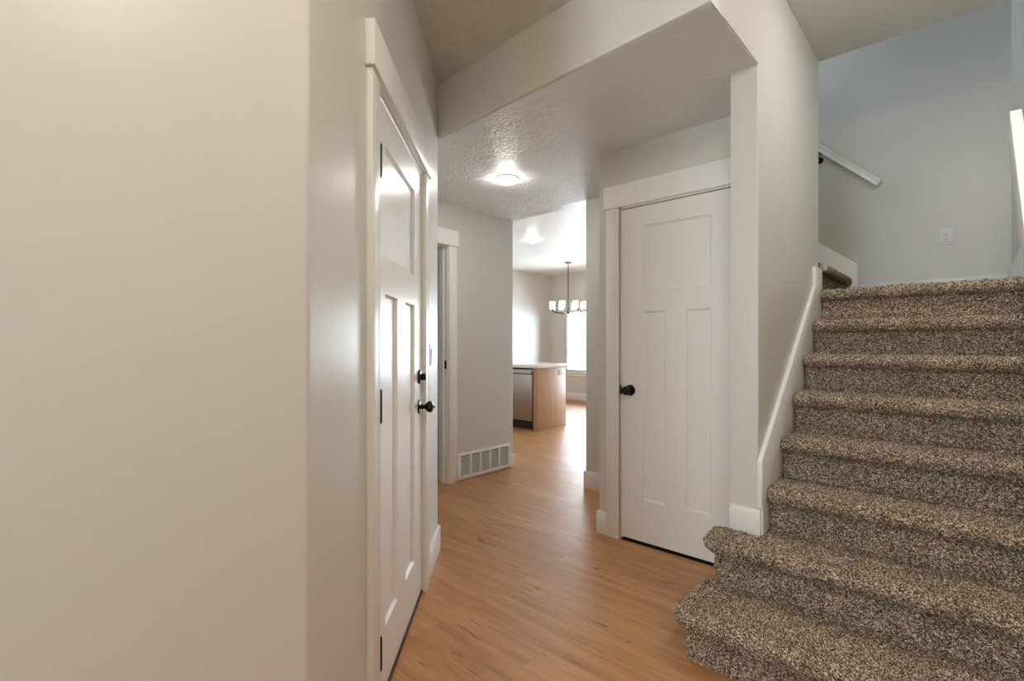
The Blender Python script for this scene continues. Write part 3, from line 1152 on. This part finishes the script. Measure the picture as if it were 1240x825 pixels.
for k in range(2):
    bm = B()
    x = -6.09 + k * 0.52
    box(bm, x, x + 0.51, YI0, YI0 + 0.019, 0.11, 0.85)
    q = put('cabinet_door', bm, M_OAK, isl, ii.copy(), bevel=0.001)
    bm = B()
    tube(bm, [(x + 0.45 - 0.4 * k, YI0 - 0.001, 0.66), (x + 0.45 - 0.4 * k, YI0 - 0.03, 0.66), (x + 0.45 - 0.4 * k, YI0 - 0.03, 0.80), (x + 0.45 - 0.4 * k, YI0 - 0.001, 0.80)], 0.005, 8)
    put('door_pull', bm, M_BLACK, q)
bm = B()
box(bm, -6.1, -5.052, YI0 + 0.07, YI0 + 0.09, 0, 0.10)
put('toe_kick', bm, M_DARK, isl, ii.copy())

bm = B()
box(bm, -6.14, XI + 0.022, YI0 - 0.025, YI1 + 0.36, 0.861, 0.897)
ct = put('countertop', bm, M_QUARTZ, bevel=0.003)
tag(ct, 'white quartz countertop overhanging the oak island', 'countertop')

dw = empty('dishwasher', (XI - 0.38, YI0 + 0.3, 0))
tag(dw, 'stainless dishwasher with a bar handle built into the island', 'dishwasher')
di = dw.matrix_world.inverted()
DX1, DXW = XI - 0.096, 0.596
bm = B()
box(bm, DX1 - DXW, DX1, YI0 + 0.03, YI1 - 0.03, 0.12, 0.845)
put('tub_housing', bm, M_DARK, dw, di.copy())
bm = B()
box(bm, DX1 - DXW, DX1, YI0 - 0.004, YI0 + 0.029, 0.125, 0.775)
put('door_front', bm, M_STEEL, dw, di.copy(), bevel=0.004)
bm = B()
box(bm, DX1 - DXW, DX1, YI0 + 0.010, YI0 + 0.029, 0.782, 0.838)
put('control_strip', bm, M_STEEL, dw, di.copy(), bevel=0.002)
bm = B()
box(bm, DX1 - DXW + 0.01, DX1 - 0.006, YI0 - 0.030, YI0 - 0.012, 0.782, 0.815)
box(bm, DX1 - DXW + 0.02, DX1 - DXW + 0.045, YI0 - 0.012, YI0 + 0.010, 0.785, 0.812)
box(bm, DX1 - 0.045, DX1 - 0.020, YI0 - 0.012, YI0 + 0.010, 0.785, 0.812)
put('bar_handle', bm, M_CHROME, dw, di.copy(), bevel=0.002)
bm = B()
box(bm, DX1 - DXW, DX1, YI0 + 0.055, YI0 + 0.065, 0.002, 0.119)
put('kick_plate', bm, M_DARK, dw, di.copy())

plate('island_outlet', frame(XI, 5.775, 0, 1, 0.788), 'white sideways outlet on the oak end panel of the island', 'outlet', 'outlet', w=0.116, h=0.072)


# ------------------------------------------------------------------ lamps
def flush_light(loc, r, mat, label, h=0.042):
    e = empty('ceiling_light', loc)
    tag(e, label, 'ceiling light')
    bm = B()
    lathe(bm, [(0.0, 0.0), (r, 0.0), (r + 0.003, -0.004), (r + 0.002, -0.009), (r - 0.003, -0.011), (0, -0.011)], 'z', 40)
    put('trim_ring', bm, M_TRIM, e)
    bm = B()
    pr = [(r - 0.004, -0.010)] + [((r - 0.004) * math.cos(a), -0.012 - (h - 0.012) * math.sin(a)) for a in [PI / 2 * k / 8 for k in range(9)]]
    pr[-1] = (0.0, pr[-1][1])
    lathe(bm, pr, 'z', 40)
    put('diffuser', bm, mat, e)
    return e


flush_light((-2.455, 2.615, H_HALL), 0.082, M_L_HALL, 'glowing round flush ceiling light in the hall')
flush_light((-4.65, 5.50, H_KIT), 0.085, M_L_KIT, 'glowing round ceiling light above the kitchen island')
flush_light((0.10, 0.26, H_FOYER), 0.15, M_L_FOYER, 'warm round ceiling light in the foyer above the camera', h=0.19)
flush_light((0.04, 2.50, H_STAIR), 0.085, M_L_STAIR_FILL, 'added fill light out of view over the carpeted steps')  # added lamp, out of view, brightens the treads from above

# chandelier
CHX, CHY = -5.437, 7.452
ch = empty('chandelier', (CHX, CHY, H_KIT))
tag(ch, 'dark metal ring chandelier with glowing glass cup shades over the dining area', 'chandelier')
put('ceiling_canopy', lathe(B(), [(0.0, 0.0), (0.065, 0.0), (0.065, -0.012), (0.05, -0.024), (0.012, -0.028), (0, -0.028)], 'z', 28), M_DARK, ch)
bm = B()
tube(bm, [(0, 0, -0.02), (0, 0, -0.86)], 0.008, 10)
put('stem', bm, M_BLACK, ch)
bm = B()
lathe(bm, [(0, -0.90), (0.012, -0.905), (0.028, -0.92), (0.032, -0.94), (0.02, -0.955), (0.008, -0.965), (0, -0.968)], 'z', 20)
tube(bm, [(0, 0, -0.84), (0, 0, -0.92)], 0.012, 10)
put('hub', bm, M_BLACK, ch)
NA = 8
RR = 0.31
for k in range(NA):
    a = 2 * PI * (k + 0.35) / NA
    c, s = math.cos(a), math.sin(a)
    bm = B()
    tube(bm, [(c * 0.02, s * 0.02, -0.94), (c * 0.12, s * 0.12, -0.945), (c * 0.22, s * 0.22, -0.935), (c * RR, s * RR, -0.91), (c * RR, s * RR, -0.885)], 0.006, 8)
    lathe(bm, [(0, -0.885), (0.020, -0.885), (0.022, -0.870), (0, -0.868)], 'z', 14, (c * RR, s * RR, 0))
    arm = put('arm', bm, M_BLACK, ch)
    bm = B()
    lathe(bm, [(0.030, -0.868), (0.046, -0.862), (0.050, -0.80), (0.050, -0.74), (0.0475, -0.74), (0.0475, -0.80), (0.044, -0.859), (0.030, -0.864)], 'z', 20, (c * RR, s * RR, 0))
    put('glass_shade', bm, M_OPAL, arm)
    bm = B()
    bmesh.ops.create_uvsphere(bm, u_segments=14, v_segments=10, radius=0.030)
    for v in bm.verts:
        v.co = Vector((v.co.x + c * RR, v.co.y + s * RR, v.co.z * 1.5 - 0.81))
    put('bulb', bm, M_L_CHAN, arm)
